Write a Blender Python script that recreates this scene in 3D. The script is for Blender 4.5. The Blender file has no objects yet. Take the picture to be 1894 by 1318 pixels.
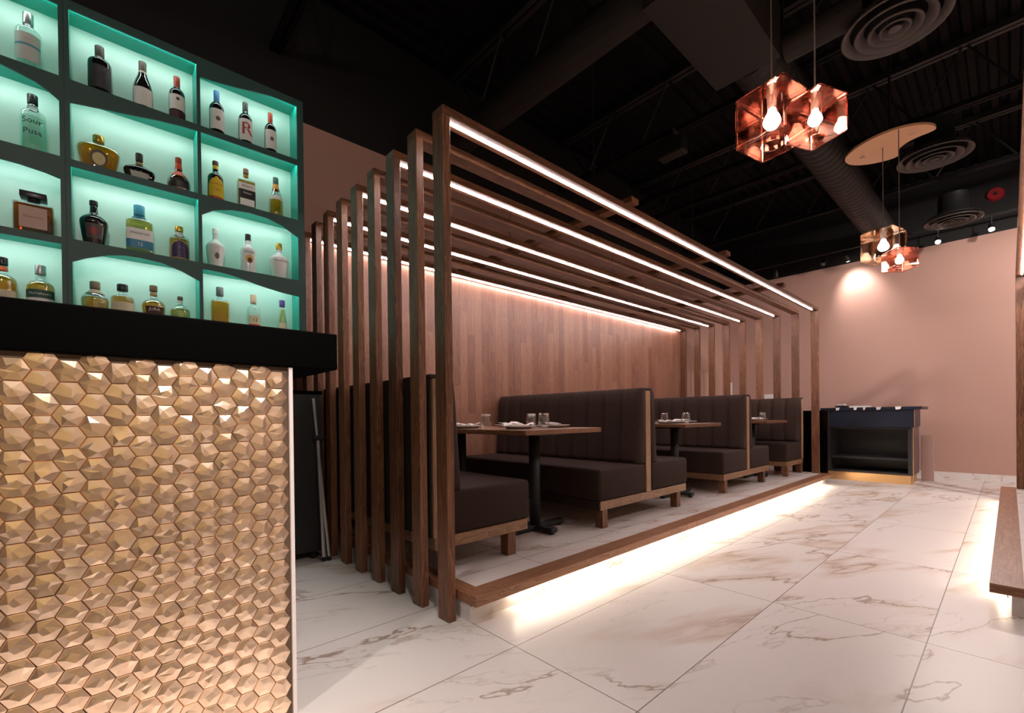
import bpy, bmesh, math, random
from mathutils import Vector, Matrix
random.seed(7)
PI = math.pi
SC = bpy.context.scene
COL = SC.collection

# ------------------------------------------------------------------ materials
def new_mat(name):
    m = bpy.data.materials.new(name); m.use_nodes = True
    nt = m.node_tree; nt.nodes.clear()
    out = nt.nodes.new('ShaderNodeOutputMaterial')
    return m, nt, out
def N(nt, t, **k):
    n = nt.nodes.new(t)
    for a, v in k.items(): setattr(n, a, v)
    return n
def L(nt, a, b): nt.links.new(a, b)
def principled(name, col, rough=.5, metal=0., spec=.5, coat=0., bump=None, sheen=0.):
    m, nt, out = new_mat(name)
    p = N(nt, 'ShaderNodeBsdfPrincipled')
    p.inputs['Base Color'].default_value = (*col, 1)
    p.inputs['Roughness'].default_value = rough
    p.inputs['Metallic'].default_value = metal
    p.inputs['Specular IOR Level'].default_value = spec
    p.inputs['Coat Weight'].default_value = coat
    p.inputs['Coat Roughness'].default_value = .08
    p.inputs['Sheen Weight'].default_value = sheen
    L(nt, p.outputs[0], out.inputs[0])
    # slight procedural variation everywhere
    tc = N(nt, 'ShaderNodeTexCoord'); no = N(nt, 'ShaderNodeTexNoise')
    no.inputs['Scale'].default_value = bump[0] if bump else 6.
    no.inputs['Detail'].default_value = 3
    L(nt, tc.outputs['Object'], no.inputs['Vector'])
    mr = N(nt, 'ShaderNodeMapRange')
    mr.inputs[3].default_value = max(0, rough-.04); mr.inputs[4].default_value = min(1, rough+.04)
    L(nt, no.outputs['Fac'], mr.inputs[0]); L(nt, mr.outputs[0], p.inputs['Roughness'])
    if bump:
        b = N(nt, 'ShaderNodeBump'); b.inputs['Strength'].default_value = bump[1]
        b.inputs['Distance'].default_value = .004
        L(nt, no.outputs['Fac'], b.inputs['Height']); L(nt, b.outputs[0], p.inputs['Normal'])
    return m
def emit(name, col, strength):
    m, nt, out = new_mat(name)
    e = N(nt, 'ShaderNodeEmission'); e.inputs[0].default_value = (*col, 1); e.inputs[1].default_value = strength
    L(nt, e.outputs[0], out.inputs[0]); return m
def ramp(nt, fac, stops):
    r = N(nt, 'ShaderNodeValToRGB'); el = r.color_ramp.elements
    while len(el) < len(stops): el.new(.5)
    for e, (p, c) in zip(el, stops): e.position = p; e.color = (*c, 1)
    L(nt, fac, r.inputs[0]); return r.outputs[0]
def mixc(nt, fac, a, b, mode='MIX'):
    m = N(nt, 'ShaderNodeMix', data_type='RGBA', blend_type=mode)
    if isinstance(fac, float): m.inputs[0].default_value = fac
    else: L(nt, fac, m.inputs[0])
    for s, v in ((m.inputs[6], a), (m.inputs[7], b)):
        if isinstance(v, tuple): s.default_value = (*v, 1)
        else: L(nt, v, s)
    return m.outputs[2]
def mth(nt, op, a, b=None, c=None):
    m = N(nt, 'ShaderNodeMath', operation=op)
    for s, v in zip(m.inputs, (a, b, c)):
        if v is None: continue
        if isinstance(v, (int, float)): s.default_value = v
        else: L(nt, v, s)
    return m.outputs[0]

def wood(name, axis, dark, mid, light, rough=.42, scale=1., staves=None):
    """grain runs along axis (0,1,2); staves=(width,length) gives a wall of narrow boards"""
    m, nt, out = new_mat(name)
    p = N(nt, 'ShaderNodeBsdfPrincipled'); L(nt, p.outputs[0], out.inputs[0])
    tc = N(nt, 'ShaderNodeNewGeometry'); oi = N(nt, 'ShaderNodeObjectInfo')
    off = N(nt, 'ShaderNodeVectorMath', operation='SCALE'); off.inputs[0].default_value = (13, 7, 5)
    L(nt, oi.outputs['Random'], off.inputs['Scale'])
    base = N(nt, 'ShaderNodeVectorMath', operation='ADD'); L(nt, tc.outputs['Position'], base.inputs[0]); L(nt, off.outputs[0], base.inputs[1])
    vec = base.outputs[0]; tone = None
    if staves:
        sep = N(nt, 'ShaderNodeSeparateXYZ'); L(nt, tc.outputs['Position'], sep.inputs[0])
        u = mth(nt, 'DIVIDE', sep.outputs['Y'], staves[0])
        iu = mth(nt, 'FLOOR', u)
        wn = N(nt, 'ShaderNodeTexWhiteNoise', noise_dimensions='1D'); L(nt, iu, wn.inputs['W'])
        v = mth(nt, 'DIVIDE', sep.outputs['Z'], staves[1]); v = mth(nt, 'ADD', v, mth(nt, 'MULTIPLY', wn.outputs['Value'], 7.3))
        iv = mth(nt, 'FLOOR', v)
        wn2 = N(nt, 'ShaderNodeTexWhiteNoise', noise_dimensions='2D')
        cv = N(nt, 'ShaderNodeCombineXYZ'); L(nt, iu, cv.inputs[0]); L(nt, iv, cv.inputs[1]); L(nt, cv.outputs[0], wn2.inputs['Vector'])
        tone = wn2.outputs['Value']
        o2 = N(nt, 'ShaderNodeVectorMath', operation='SCALE'); L(nt, wn2.outputs['Color'], o2.inputs[0]); o2.inputs['Scale'].default_value = 9
        b2 = N(nt, 'ShaderNodeVectorMath', operation='ADD'); L(nt, tc.outputs['Position'], b2.inputs[0]); L(nt, o2.outputs[0], b2.inputs[1])
        vec = b2.outputs[0]
        fu = mth(nt, 'FRACT', u); gap = mth(nt, 'LESS_THAN', fu, .025)
    mp = N(nt, 'ShaderNodeMapping'); L(nt, vec, mp.inputs[0])
    s = [9*scale]*3; s[axis] = .9*scale; mp.inputs['Scale'].default_value = s
    n1 = N(nt, 'ShaderNodeTexNoise'); n1.inputs['Scale'].default_value = 1.6; n1.inputs['Detail'].default_value = 4; n1.inputs['Distortion'].default_value = 1.2
    L(nt, mp.outputs[0], n1.inputs['Vector'])
    # growth rings from a folded noise
    rings = mth(nt, 'FRACT', mth(nt, 'MULTIPLY', n1.outputs['Fac'], 9.))
    mp2 = N(nt, 'ShaderNodeMapping'); L(nt, vec, mp2.inputs[0])
    s2 = [160]*3; s2[axis] = 4; mp2.inputs['Scale'].default_value = s2
    n2 = N(nt, 'ShaderNodeTexNoise'); n2.inputs['Scale'].default_value = 1.; n2.inputs['Detail'].default_value = 2
    L(nt, mp2.outputs[0], n2.inputs['Vector'])
    f = mth(nt, 'ADD', mth(nt, 'MULTIPLY', rings, .35), mth(nt, 'MULTIPLY', n2.outputs['Fac'], .55))
    if tone is not None: f = mth(nt, 'ADD', mth(nt, 'ADD', mth(nt, 'MULTIPLY', f, .70), .05), mth(nt, 'MULTIPLY', tone, .30))
    else: f = mth(nt, 'ADD', f, mth(nt, 'MULTIPLY', mth(nt, 'SUBTRACT', oi.outputs['Random'], .5), .25))
    c = ramp(nt, f, [(.12, dark), (.45, mid), (.85, light)])
    if staves: c = mixc(nt, mth(nt, 'MULTIPLY', gap, .6), c, tuple(x*.25 for x in dark))
    L(nt, c, p.inputs['Base Color']); p.inputs['Roughness'].default_value = rough
    b = N(nt, 'ShaderNodeBump'); b.inputs['Strength'].default_value = .12; b.inputs['Distance'].default_value = .002
    L(nt, n2.outputs['Fac'], b.inputs['Height']); L(nt, b.outputs[0], p.inputs['Normal'])
    return m

def marble(name, tile=None, origin=(0, 0), base=(.74, .70, .68), rough=.36, vein=1., scale=1.):
    m, nt, out = new_mat(name)
    p = N(nt, 'ShaderNodeBsdfPrincipled'); L(nt, p.outputs[0], out.inputs[0])
    g = N(nt, 'ShaderNodeNewGeometry'); vec = g.outputs['Position']; grout = None
    if tile:
        sep = N(nt, 'ShaderNodeSeparateXYZ'); L(nt, vec, sep.inputs[0])
        u = mth(nt, 'DIVIDE', mth(nt, 'SUBTRACT', sep.outputs['X'], origin[0]), tile[0])
        v = mth(nt, 'DIVIDE', mth(nt, 'SUBTRACT', sep.outputs['Y'], origin[1]), tile[1])
        cv = N(nt, 'ShaderNodeCombineXYZ'); L(nt, mth(nt, 'FLOOR', u), cv.inputs[0]); L(nt, mth(nt, 'FLOOR', v), cv.inputs[1])
        wn = N(nt, 'ShaderNodeTexWhiteNoise', noise_dimensions='2D'); L(nt, cv.outputs[0], wn.inputs['Vector'])
        o = N(nt, 'ShaderNodeVectorMath', operation='SCALE'); L(nt, wn.outputs['Color'], o.inputs[0]); o.inputs['Scale'].default_value = 20
        ad = N(nt, 'ShaderNodeVectorMath', operation='ADD'); L(nt, vec, ad.inputs[0]); L(nt, o.outputs[0], ad.inputs[1]); vec = ad.outputs[0]
        eu = mth(nt, 'MULTIPLY', mth(nt, 'PINGPONG', u, .5), tile[0]); ev = mth(nt, 'MULTIPLY', mth(nt, 'PINGPONG', v, .5), tile[1])
        grout = mth(nt, 'LESS_THAN', mth(nt, 'MINIMUM', eu, ev), .0021)
    # long diagonal drifts
    vr = N(nt, 'ShaderNodeVectorRotate', rotation_type='Z_AXIS'); vr.inputs['Angle'].default_value = .42; L(nt, vec, vr.inputs['Vector'])
    mp = N(nt, 'ShaderNodeMapping'); mp.inputs['Scale'].default_value = (2.3*scale, .62*scale, 1.5*scale)
    L(nt, vr.outputs[0], mp.inputs[0])
    def vein_layer(sc, width, dist, det, seed):
        n = N(nt, 'ShaderNodeTexNoise'); n.inputs['Scale'].default_value = sc; n.inputs['Detail'].default_value = det
        n.inputs['Roughness'].default_value = .55; n.inputs['Distortion'].default_value = dist
        a = N(nt, 'ShaderNodeVectorMath', operation='ADD'); a.inputs[1].default_value = (seed, seed*.7, 0)
        L(nt, mp.outputs[0], a.inputs[0]); L(nt, a.outputs[0], n.inputs['Vector'])
        d = mth(nt, 'ABSOLUTE', mth(nt, 'SUBTRACT', n.outputs['Fac'], .5))
        mr = N(nt, 'ShaderNodeMapRange', interpolation_type='SMOOTHSTEP'); mr.inputs[1].default_value = 0; mr.inputs[2].default_value = width
        mr.inputs[3].default_value = 1; mr.inputs[4].default_value = 0; L(nt, d, mr.inputs[0]); return mr.outputs[0]
    def mask(sc, lo, hi, seed):
        n = N(nt, 'ShaderNodeTexNoise'); n.inputs['Scale'].default_value = sc; n.inputs['Detail'].default_value = 1
        a = N(nt, 'ShaderNodeVectorMath', operation='ADD'); a.inputs[1].default_value = (seed, seed, 1)
        L(nt, mp.outputs[0], a.inputs[0]); L(nt, a.outputs[0], n.inputs['Vector'])
        mr = N(nt, 'ShaderNodeMapRange', interpolation_type='SMOOTHSTEP'); mr.inputs[1].default_value = lo; mr.inputs[2].default_value = hi
        L(nt, n.outputs['Fac'], mr.inputs[0]); return mr.outputs[0]
    v1 = mth(nt, 'MULTIPLY', vein_layer(.9, .010, .25, 6, 3.1), mask(.9, .40, .56, 8))
    v2 = mth(nt, 'MULTIPLY', vein_layer(.9, .060, .25, 6, 3.1), mask(1.1, .44, .62, 2))
    v3 = mth(nt, 'MULTIPLY', vein_layer(1.5, .008, .2, 6, 9.7), mask(1.2, .48, .62, 5))
    c = mixc(nt, mth(nt, 'MULTIPLY', v2, .62*vein), base, (.52, .37, .27))
    c = mixc(nt, mth(nt, 'MULTIPLY', v3, .45*vein), c, (.42, .33, .28))
    c = mixc(nt, mth(nt, 'MULTIPLY', v1, .80*vein), c, (.26, .15, .085))
    if grout is not None: c = mixc(nt, grout, c, (.16, .12, .10))
    L(nt, c, p.inputs['Base Color']); p.inputs['Roughness'].default_value = rough
    return m

def wall_paint(name, zline):
    """dusty pink emulsion up to zline, matt black above it"""
    m, nt, out = new_mat(name)
    p = N(nt, 'ShaderNodeBsdfPrincipled'); L(nt, p.outputs[0], out.inputs[0])
    g = N(nt, 'ShaderNodeNewGeometry'); s = N(nt, 'ShaderNodeSeparateXYZ'); L(nt, g.outputs['Position'], s.inputs[0])
    f = mth(nt, 'GREATER_THAN', s.outputs['Z'], zline)
    n = N(nt, 'ShaderNodeTexNoise'); n.inputs['Scale'].default_value = 1.3; L(nt, g.outputs['Position'], n.inputs['Vector'])
    pk = mixc(nt, n.outputs['Fac'], (.47, .285, .238), (.51, .31, .258))
    c = mixc(nt, f, pk, (.004, .004, .0045)); L(nt, c, p.inputs['Base Color'])
    p.inputs['Roughness'].default_value = .7
    n2 = N(nt, 'ShaderNodeTexNoise'); n2.inputs['Scale'].default_value = 220; L(nt, g.outputs['Position'], n2.inputs['Vector'])
    b = N(nt, 'ShaderNodeBump'); b.inputs['Strength'].default_value = .05; b.inputs['Distance'].default_value = .002
    L(nt, n2.outputs['Fac'], b.inputs['Height']); L(nt, b.outputs[0], p.inputs['Normal'])
    return m

def tinted_glass(name, tint, refl=.12, rough=.02, gloss=(1, 1, 1)):
    """thin tinted glass: lets light straight through, reflects a share of it"""
    m, nt, out = new_mat(name)
    t = N(nt, 'ShaderNodeBsdfTransparent'); t.inputs[0].default_value = (*tint, 1)
    g = N(nt, 'ShaderNodeBsdfGlossy'); g.inputs[0].default_value = (*gloss, 1); g.inputs['Roughness'].default_value = rough
    lw = N(nt, 'ShaderNodeLayerWeight'); lw.inputs['Blend'].default_value = .25
    f = mth(nt, 'MINIMUM', mth(nt, 'ADD', mth(nt, 'MULTIPLY', lw.outputs['Facing'], .5), refl), .95)
    mx = N(nt, 'ShaderNodeMixShader'); L(nt, f, mx.inputs[0]); L(nt, t.outputs[0], mx.inputs[1]); L(nt, g.outputs[0], mx.inputs[2])
    L(nt, mx.outputs[0], out.inputs[0]); return m

WAL = dict(dark=(.045, .017, .008), mid=(.15, .060, .027), light=(.30, .14, .070))
M = {}
M['wood_y'] = wood('walnut_grain_along_room', 1, **WAL)
M['wood_x'] = wood('walnut_grain_across', 0, **WAL)
M['wood_z'] = wood('walnut_grain_upright', 2, **WAL)
M['wood_wall'] = wood('walnut_staves', 2, (.105, .044, .028), (.205, .094, .060), (.34, .172, .112), rough=.38, staves=(.098, .85))
M['wood_pale'] = wood('oiled_oak', 1, (.12, .06, .03), (.26, .14, .075), (.40, .24, .14), rough=.4)
M['wood_pale_z'] = wood('oiled_oak_upright', 2, (.16, .085, .045), (.32, .18, .10), (.46, .28, .17), rough=.4)
M['trim_y'] = wood('step_edge_wood', 1, (.13, .05, .025), (.27, .12, .062), (.42, .22, .125), rough=.38)
M['trim_x'] = wood('step_edge_wood_return', 0, (.13, .05, .025), (.27, .12, .062), (.42, .22, .125), rough=.38)
M['floor'] = marble('marble_floor_tiles', (.6055, 1.31), (-.2465, 1.334))
M['deck'] = marble('marble_platform_tiles', (.6055, 1.31), (-1.99, 1.9), base=(.70, .655, .64))
M['marble'] = marble('marble_plain', scale=2.)
M['marble_pink'] = marble('marble_pink_slab', base=(.52, .34, .31), scale=3., vein=1.1, rough=.25)
M['paint_l'] = wall_paint('pink_paint_black_top_side', 3.49)
M['paint_f'] = wall_paint('pink_paint_black_top_end', 3.56)
M['deckmetal'] = principled('dark_ceiling_metal', (.0055, .005, .005), .7, spec=.12)
M['blacksteel'] = principled('black_steel', (.012, .012, .012), .5)
M['duct'] = principled('dark_grey_duct', (.022, .020, .019), .6, spec=.25)
M['diffuser'] = principled('grey_diffuser_metal', (.060, .050, .047), .5)
M['cord'] = principled('grey_cord', (.22, .20, .19), .5)
M['black'] = principled('black_lacquer', (.0004, .0004, .0004), .5, spec=.03)
M['blackmatt'] = principled('black_matt', (.010, .010, .011), .55)
M['navy'] = principled('navy_lacquer', (.007, .012, .028), .35)
M['charcoal'] = principled('charcoal_laminate', (.022, .022, .023), .35)
M['velvet'] = principled('brown_velvet', (.034, .019, .015), .8, spec=.25, bump=(90, .2))
M['backcloth'] = principled('dark_backing', (.018, .012, .010), .8)
M['brass'] = principled('brushed_brass', (.80, .50, .24), .3, metal=1.)
M['silver'] = principled('satin_aluminium', (.75, .74, .74), .35, metal=.9)
M['whiteedge'] = principled('pale_edge_trim', (.78, .72, .70), .35)
M['hex'] = principled('rose_gold_ceramic', (.96, .74, .55), .22, metal=1.)
M['grout'] = principled('brown_grout', (.10, .06, .035), .7)
M['shelfface'] = principled('deep_green_frame', (.034, .090, .082), .5)
M['teal'] = principled('teal_niche', (.012, .50, .385), .45)
M['mint'] = principled('mint_niche_back', (.45, .80, .70), .40, spec=1.)
M['white'] = principled('white_plastic', (.8, .78, .77), .4)
M['porcelain'] = principled('white_porcelain', (.78, .75, .73), .15, coat=.3)
M['napkin'] = principled('white_napkin', (.82, .80, .80), .85, bump=(60, .3))
M['red'] = principled('red_plastic', (.30, .01, .015), .4)
M['innerglass'] = tinted_glass('inner_cube_glass', (1., .93, .91), .12, .01, (1., .85, .78))
M['clear'] = tinted_glass('clear_glass', (.96, .97, .97), .07)
M['copperglass'] = tinted_glass('copper_glass', (1., .75, .70), .30, .012, (1., .64, .57))
M['smokeglass'] = tinted_glass('smoked_gold_glass', (.72, .64, .55), .36, .012, (1., .80, .60))
M['led_cool'] = emit('led_strip_white', (1., .84, .82), 72)
M['led_warm'] = emit('led_strip_warm', (1., .87, .68), 62)
M['led_niche'] = emit('niche_led', (1., 1., .98), 33)
M['bulb'] = emit('bulb_glow', (1., .80, .60), 70)
M['bulb_dim'] = emit('bulb_glow_cool', (.8, .9, 1.), 40)
M['spotglow'] = emit('spot_lens_glow', (1., .9, .8), 60)
M['canopy'] = principled('warm_canopy', (.88, .52, .30), .35, coat=.2)
_cc = {}
def colmat(c, rough=.3, metal=0.):
    k = (c, rough, metal)
    if k not in _cc: _cc[k] = principled('paint_%02d' % len(_cc), c, rough, metal)
    return _cc[k]
_gc = {}
def glassmat(c):
    if c not in _gc: _gc[c] = tinted_glass('bottle_glass_%02d' % len(_gc), c, .08, .03)
    return _gc[c]

# ------------------------------------------------------------------ mesh helpers
def link(name, me, mats, parent=None, smooth=False):
    o = bpy.data.objects.new(name, me); COL.objects.link(o)
    for m in (mats if isinstance(mats, (list, tuple)) else [mats]): me.materials.append(m)
    if smooth:
        for p in me.polygons: p.use_smooth = True
    if parent: o.parent = parent; o.matrix_parent_inverse = Matrix.Identity(4)
    return o
def done(name, bm, mats, parent=None, smooth=False, org=None):
    """org: world origin of the parent; vertices are given in world space"""
    if org is not None: bmesh.ops.translate(bm, verts=bm.verts, vec=-Vector(org))
    bmesh.ops.recalc_face_normals(bm, faces=bm.faces)
    me = bpy.data.meshes.new(name); bm.to_mesh(me); bm.free()
    return link(name, me, mats, parent, smooth)
def box(bm, a, b, bev=0., seg=2, mi=0):
    (x0, y0, z0), (x1, y1, z1) = a, b
    r = bmesh.ops.create_cube(bm, size=1)
    for v in r['verts']:
        v.co = Vector(((x0+x1)/2+v.co.x*(x1-x0), (y0+y1)/2+v.co.y*(y1-y0), (z0+z1)/2+v.co.z*(z1-z0)))
    fs = set(f for v in r['verts'] for f in v.link_faces)
    if mi:
        for f in fs: f.material_index = mi
    if bev:
        es = set(e for v in r['verts'] for e in v.link_edges)
        rr = bmesh.ops.bevel(bm, geom=list(es), offset=bev, segments=seg, affect='EDGES', profile=.5)
        if mi:
            for f in rr['faces']: f.material_index = mi
def tube(bm, p, q, r, n=12, r2=None, cap=True):
    p, q = Vector(p), Vector(q); d = q-p; z = d.normalized()
    x = z.orthogonal().normalized(); y = z.cross(x); r2 = r if r2 is None else r2
    A = [bm.verts.new(p+(x*math.cos(t)+y*math.sin(t))*r) for t in [2*PI*i/n for i in range(n)]]
    B = [bm.verts.new(q+(x*math.cos(t)+y*math.sin(t))*r2) for t in [2*PI*i/n for i in range(n)]]
    for i in range(n): bm.faces.new((A[i], A[(i+1) % n], B[(i+1) % n], B[i]))
    if cap: bm.faces.new(A[::-1]); bm.faces.new(B)
def lathe(bm, prof, c=(0, 0, 0), n=24):
    """prof: list of (radius, z)"""
    rings = []
    for r, z in prof:
        if r < 1e-6: rings.append([bm.verts.new((c[0], c[1], c[2]+z))])
        else: rings.append([bm.verts.new((c[0]+r*math.cos(2*PI*i/n), c[1]+r*math.sin(2*PI*i/n), c[2]+z)) for i in range(n)])
    for a, b in zip(rings, rings[1:]):
        if len(a) == 1 and len(b) == 1: continue
        for i in range(n):
            j = (i+1) % n
            if len(a) == 1: bm.faces.new((a[0], b[j], b[i]))
            elif len(b) == 1: bm.faces.new((a[i], a[j], b[0]))
            else: bm.faces.new((a[i], a[j], b[j], b[i]))
def prism(bm, pts, h0, h1, plane='xy'):
    def P(a, b, h): return {'xy': (a, b, h), 'yz': (h, a, b), 'xz': (a, h, b)}[plane]
    A = [bm.verts.new(P(a, b, h0)) for a, b in pts]; B = [bm.verts.new(P(a, b, h1)) for a, b in pts]
    n = len(pts)
    for i in range(n): bm.faces.new((A[i], A[(i+1) % n], B[(i+1) % n], B[i]))
    bm.faces.new(A[::-1]); bm.faces.new(B)
def BM(): return bmesh.new()
def mk(name, mat, parent=None, org=None, boxes=(), tubes=(), bev=0., smooth=False):
    bm = BM()
    for a, b in boxes: box(bm, a, b, bev)
    for t in tubes: tube(bm, *t)
    return done(name, bm, mat, parent, smooth, org)
def tag(o, label, cat, group=None):
    o['label'] = label; o['category'] = cat
    if group: o['group'] = group
    return o
def thing(name, label, cat, loc, group=None):
    o = bpy.data.objects.new(name, None); COL.objects.link(o); o.location = loc
    o.empty_display_size = .1
    return tag(o, label, cat, group)
def struct(o): o['kind'] = 'structure'; return o
def copy_tree(o, parent=None):
    c = o.copy(); COL.objects.link(c)
    if parent: c.parent = parent
    for ch in list(o.children): copy_tree(ch, c)
    return c
def text_mesh(s, size, bend=None):
    cu = bpy.data.curves.new('t', 'FONT'); cu.body = s; cu.size = size; cu.align_x = 'CENTER'; cu.align_y = 'CENTER'
    cu.resolution_u = 3
    ob = bpy.data.objects.new('t', cu); COL.objects.link(ob)
    dg = bpy.context.evaluated_depsgraph_get(); dg.update()
    me = bpy.data.meshes.new_from_object(ob.evaluated_get(dg))
    bpy.data.objects.remove(ob); bpy.data.curves.remove(cu)
    return me

# ------------------------------------------------------------------ room shell
XW, YF, XR, YB, ZC = -3.98, 9.5, 3.2, -2.6, 4.6
struct(mk('floor', M['floor'], boxes=[((XW, YB, -.06), (XR, YF, 0))]))
struct(mk('wall_left', M['paint_l'], boxes=[((XW-.12, YB, 0), (XW, YF, ZC))]))
struct(mk('wall_far', M['paint_f'], boxes=[((XW-.12, YF, 0), (XR+.12, YF+.12, ZC))]))
M['cream'] = principled('cream_wall', (.62, .55, .48), .6)
struct(mk('wall_right', M['cream'], boxes=[((XR, YB, 0), (XR+.12, YF, ZC))]))
struct(mk('wall_rear', M['cream'], boxes=[((XW-.12, YB-.12, 0), (XR+.12, YB, ZC))]))
struct(mk('baseboard_far', M['marble'], boxes=[((XW+.001, YF-.014, 0), (XR-.001, YF-.0005, .095))]))
# corrugated roof deck, ribs along the room
bm = BM(); prof = []; x = XW-.1; up = False
while x < XR+.1:
    z0, z1 = (ZC, ZC+.045)
    prof += [(x, z0), (x+.055, z0), (x+.075, z1), (x+.13, z1)]
    x += .152
va = [bm.verts.new((a, YB-.1, b)) for a, b in prof]; vb = [bm.verts.new((a, YF+.1, b)) for a, b in prof]
for i in range(len(prof)-1): bm.faces.new((va[i], va[i+1], vb[i+1], vb[i]))
vc = [bm.verts.new((prof[0][0], YB-.1, ZC+.1)), bm.verts.new((prof[-1][0], YB-.1, ZC+.1)), bm.verts.new((prof[-1][0], YF+.1, ZC+.1)), bm.verts.new((prof[0][0], YF+.1, ZC+.1))]
bm.faces.new(vc)
struct(done('ceiling', bm, M['deckmetal']))

# joists
def joist(y, label, full=True):
    t = thing('bar_joist', label, 'ceiling joist', (-.4, y, ZC), 'open web steel joists under the roof deck')
    o = (-.4, y, ZC)
    mk('top_chord', M['blacksteel'], t, o, boxes=[((XW+.002, y-.055, ZC-.06), (XR-.002, y-.01, ZC-.002)), ((XW+.002, y+.01, ZC-.06), (XR-.002, y+.055, ZC-.002))])
    mk('bottom_chord', M['deckmetal'], t, o, boxes=[((XW+.002, y-.045, ZC-.64), (XR-.002, y-.008, ZC-.595)), ((XW+.002, y+.008, ZC-.64), (XR-.002, y+.045, ZC-.595))])
    bm = BM(); x = XW+.1; s = 0
    while x < XR-.4:
        a, b = (x, y, ZC-.03), (x+.36, y, ZC-.61)
        if s: a, b = (x, y, ZC-.61), (x+.36, y, ZC-.03)
        tube(bm, a, b, .011, 8); x += .36; s ^= 1
    done('web', bm, M['blacksteel'], t, org=o)
for y, lb in ((1.09, 'black open web joist over the bar end of the slatted frame'), (2.81, 'black open web joist crossing behind the grey cross duct'),
              (4.53, 'black open web joist carrying the box loudspeaker'), (6.25, 'black open web joist over the middle of the far diffuser row'),
              (7.97, 'black open web joist nearest the pink end wall')):
    joist(y, lb)

# ducts
t = thing('spiral_duct', 'long dark spiral duct running towards the pink end wall', 'duct', (-1.31, 3.6, 3.75))
o = (-1.31, 3.6, 3.75)
bm = BM(); ys = []; y = 3.66
while y < 9.08: ys.append(y); y += .055
rings = []
for i, y in enumerate(ys):
    r = .185 if i % 2 else .178
    rings.append([bm.verts.new((-1.31+r*math.cos(a), y+.03*a/(2*PI), 3.75+r*math.sin(a))) for a in [2*PI*k/28 for k in range(28)]])
for a, b in zip(rings, rings[1:]):
    for k in range(28): bm.faces.new((a[k], a[(k+1) % 28], b[(k+1) % 28], b[k]))
bm.faces.new(rings[0]); bm.faces.new(rings[-1])
done('spiral_pipe', bm, M['duct'], t, org=o)
for hy in (4.4, 6.0, 7.6):
    mk('hanger_strap', M['blacksteel'], t, o, boxes=[((-1.32, hy-.015, 3.93), (-1.30, hy+.015, ZC))])
mk('plenum_box', M['duct'], t, o, boxes=[((-1.56, 2.58, 3.57), (-1.10, 3.66, 3.945))])
tag(mk('cross_duct', M['duct'], tubes=[((-3.97, 2.73, 3.80), (-1.561, 2.73, 3.80), .14, 28)], smooth=False), 'thick round grey duct crossing above the slatted frame', 'duct')
def diffuser(y, label, stub=False):
    c = (-.49, y, 3.5)
    t = thing('ceiling_diffuser', label, 'air diffuser', c, 'round air diffusers in a row')
    for i, (r0, r1, z0, z1) in enumerate(((.285, .235, 0, .035), (.215, .16, -.012, .03), (.145, .10, -.02, .025), (.085, .05, -.022, .02), (.035, 0, -.024, -.01))):
        bm = BM(); lathe(bm, [(r0, z0+.006), (r0, z0), (r0-.012, z0-.002), (r1, z1)] if r1 else [(r0, z0+.004), (r0-.006, z0), (0, z1)], c, 64)
        done('cone_ring', bm, M['diffuser'], t, True, c)
    bm = BM(); lathe(bm, [(.255, .045), (.255, .06), (.15, .12), (.15, .34)], c, 48)
    done('neck', bm, M['blacksteel'], t, True, c)
diffuser(3.84, 'largest and nearest round air diffuser at the top edge')
diffuser(6.10, 'middle round air diffuser right of the curved lamp canopy')
diffuser(8.30, 'smallest round air diffuser above the spotlights on the pink wall')
tag(mk('branch_duct', M['duct'], tubes=[((-1.12, 3.84, 3.74), (-.645, 3.84, 3.74), .10, 24)]), 'short round duct reaching from the plenum to the nearest diffuser', 'duct')
tag(mk('sprinkler_pipe', M['deckmetal'], tubes=[((XW+.001, 5.35, 3.80), (-1.60, 5.35, 3.80), .045, 12), ((-1.8, 5.35, 3.84), (-1.8, 5.35, ZC), .006, 8), ((-3.0, 5.35, 3.84), (-3.0, 5.35, ZC), .006, 8)]), 'thin black pipe crossing over the far half of the slatted frame', 'pipe')
# loudspeaker on joist
t = thing('loudspeaker', 'small black box loudspeaker hung from the ceiling joist', 'loudspeaker', (-2.33, 4.4, 3.95)); o = (-2.33, 4.4, 3.95)
bm = BM(); box(bm, (-2.47, 4.33, 3.66), (-2.19, 4.47, 3.83), .02); done('cabinet', bm, M['blacksteel'], t, org=o)
mk('bracket', M['blacksteel'], t, o, boxes=[((-2.34, 4.38, 3.82), (-2.32, 4.42, 3.96)), ((-2.35, 4.38, 3.945), (-2.31, 4.56, 3.9595))])

# ------------------------------------------------------------------ far wall fittings
def plate(x, z, w, h, label, n):
    o = (x, YF-.006, z); t = thing('wall_plate', label, 'wall plate', o)
    bm = BM(); box(bm, (x-w/2, YF-.012, z-h/2), (x+w/2, YF-.0005, z+h/2), .003); done('cover', bm, M['white'], t, org=o)
    for i in range(n):
        cx = x-w/2+w*(i+.5)/n
        mk('rocker', M['white'], t, o, boxes=[((cx-.014, YF-.018, z-.03), (cx+.014, YF-.011, z+.03))])
plate(-4.72+.9, 1.52, .07, .26, 'tall narrow white wall plate just right of the wood wall', 1)
plate(-3.1, 1.32, .18, .12, 'wide white switch plate above the last booth', 3)
t = thing('fire_alarm', 'red round fire alarm on the black upper wall', 'alarm', (-.125, YF, 4.1)); o = (-.125, YF, 4.1)
bm = BM(); tube(bm, (-.125, YF-.0005, 4.1), (-.125, YF-.05, 4.1), .095, 28, .08); done('base', bm, M['red'], t, org=o)
bm = BM(); tube(bm, (-.125, YF-.049, 4.1), (-.125, YF-.075, 4.1), .022, 16, .016); done('lens', bm, M['blackmatt'], t, org=o)
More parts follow.
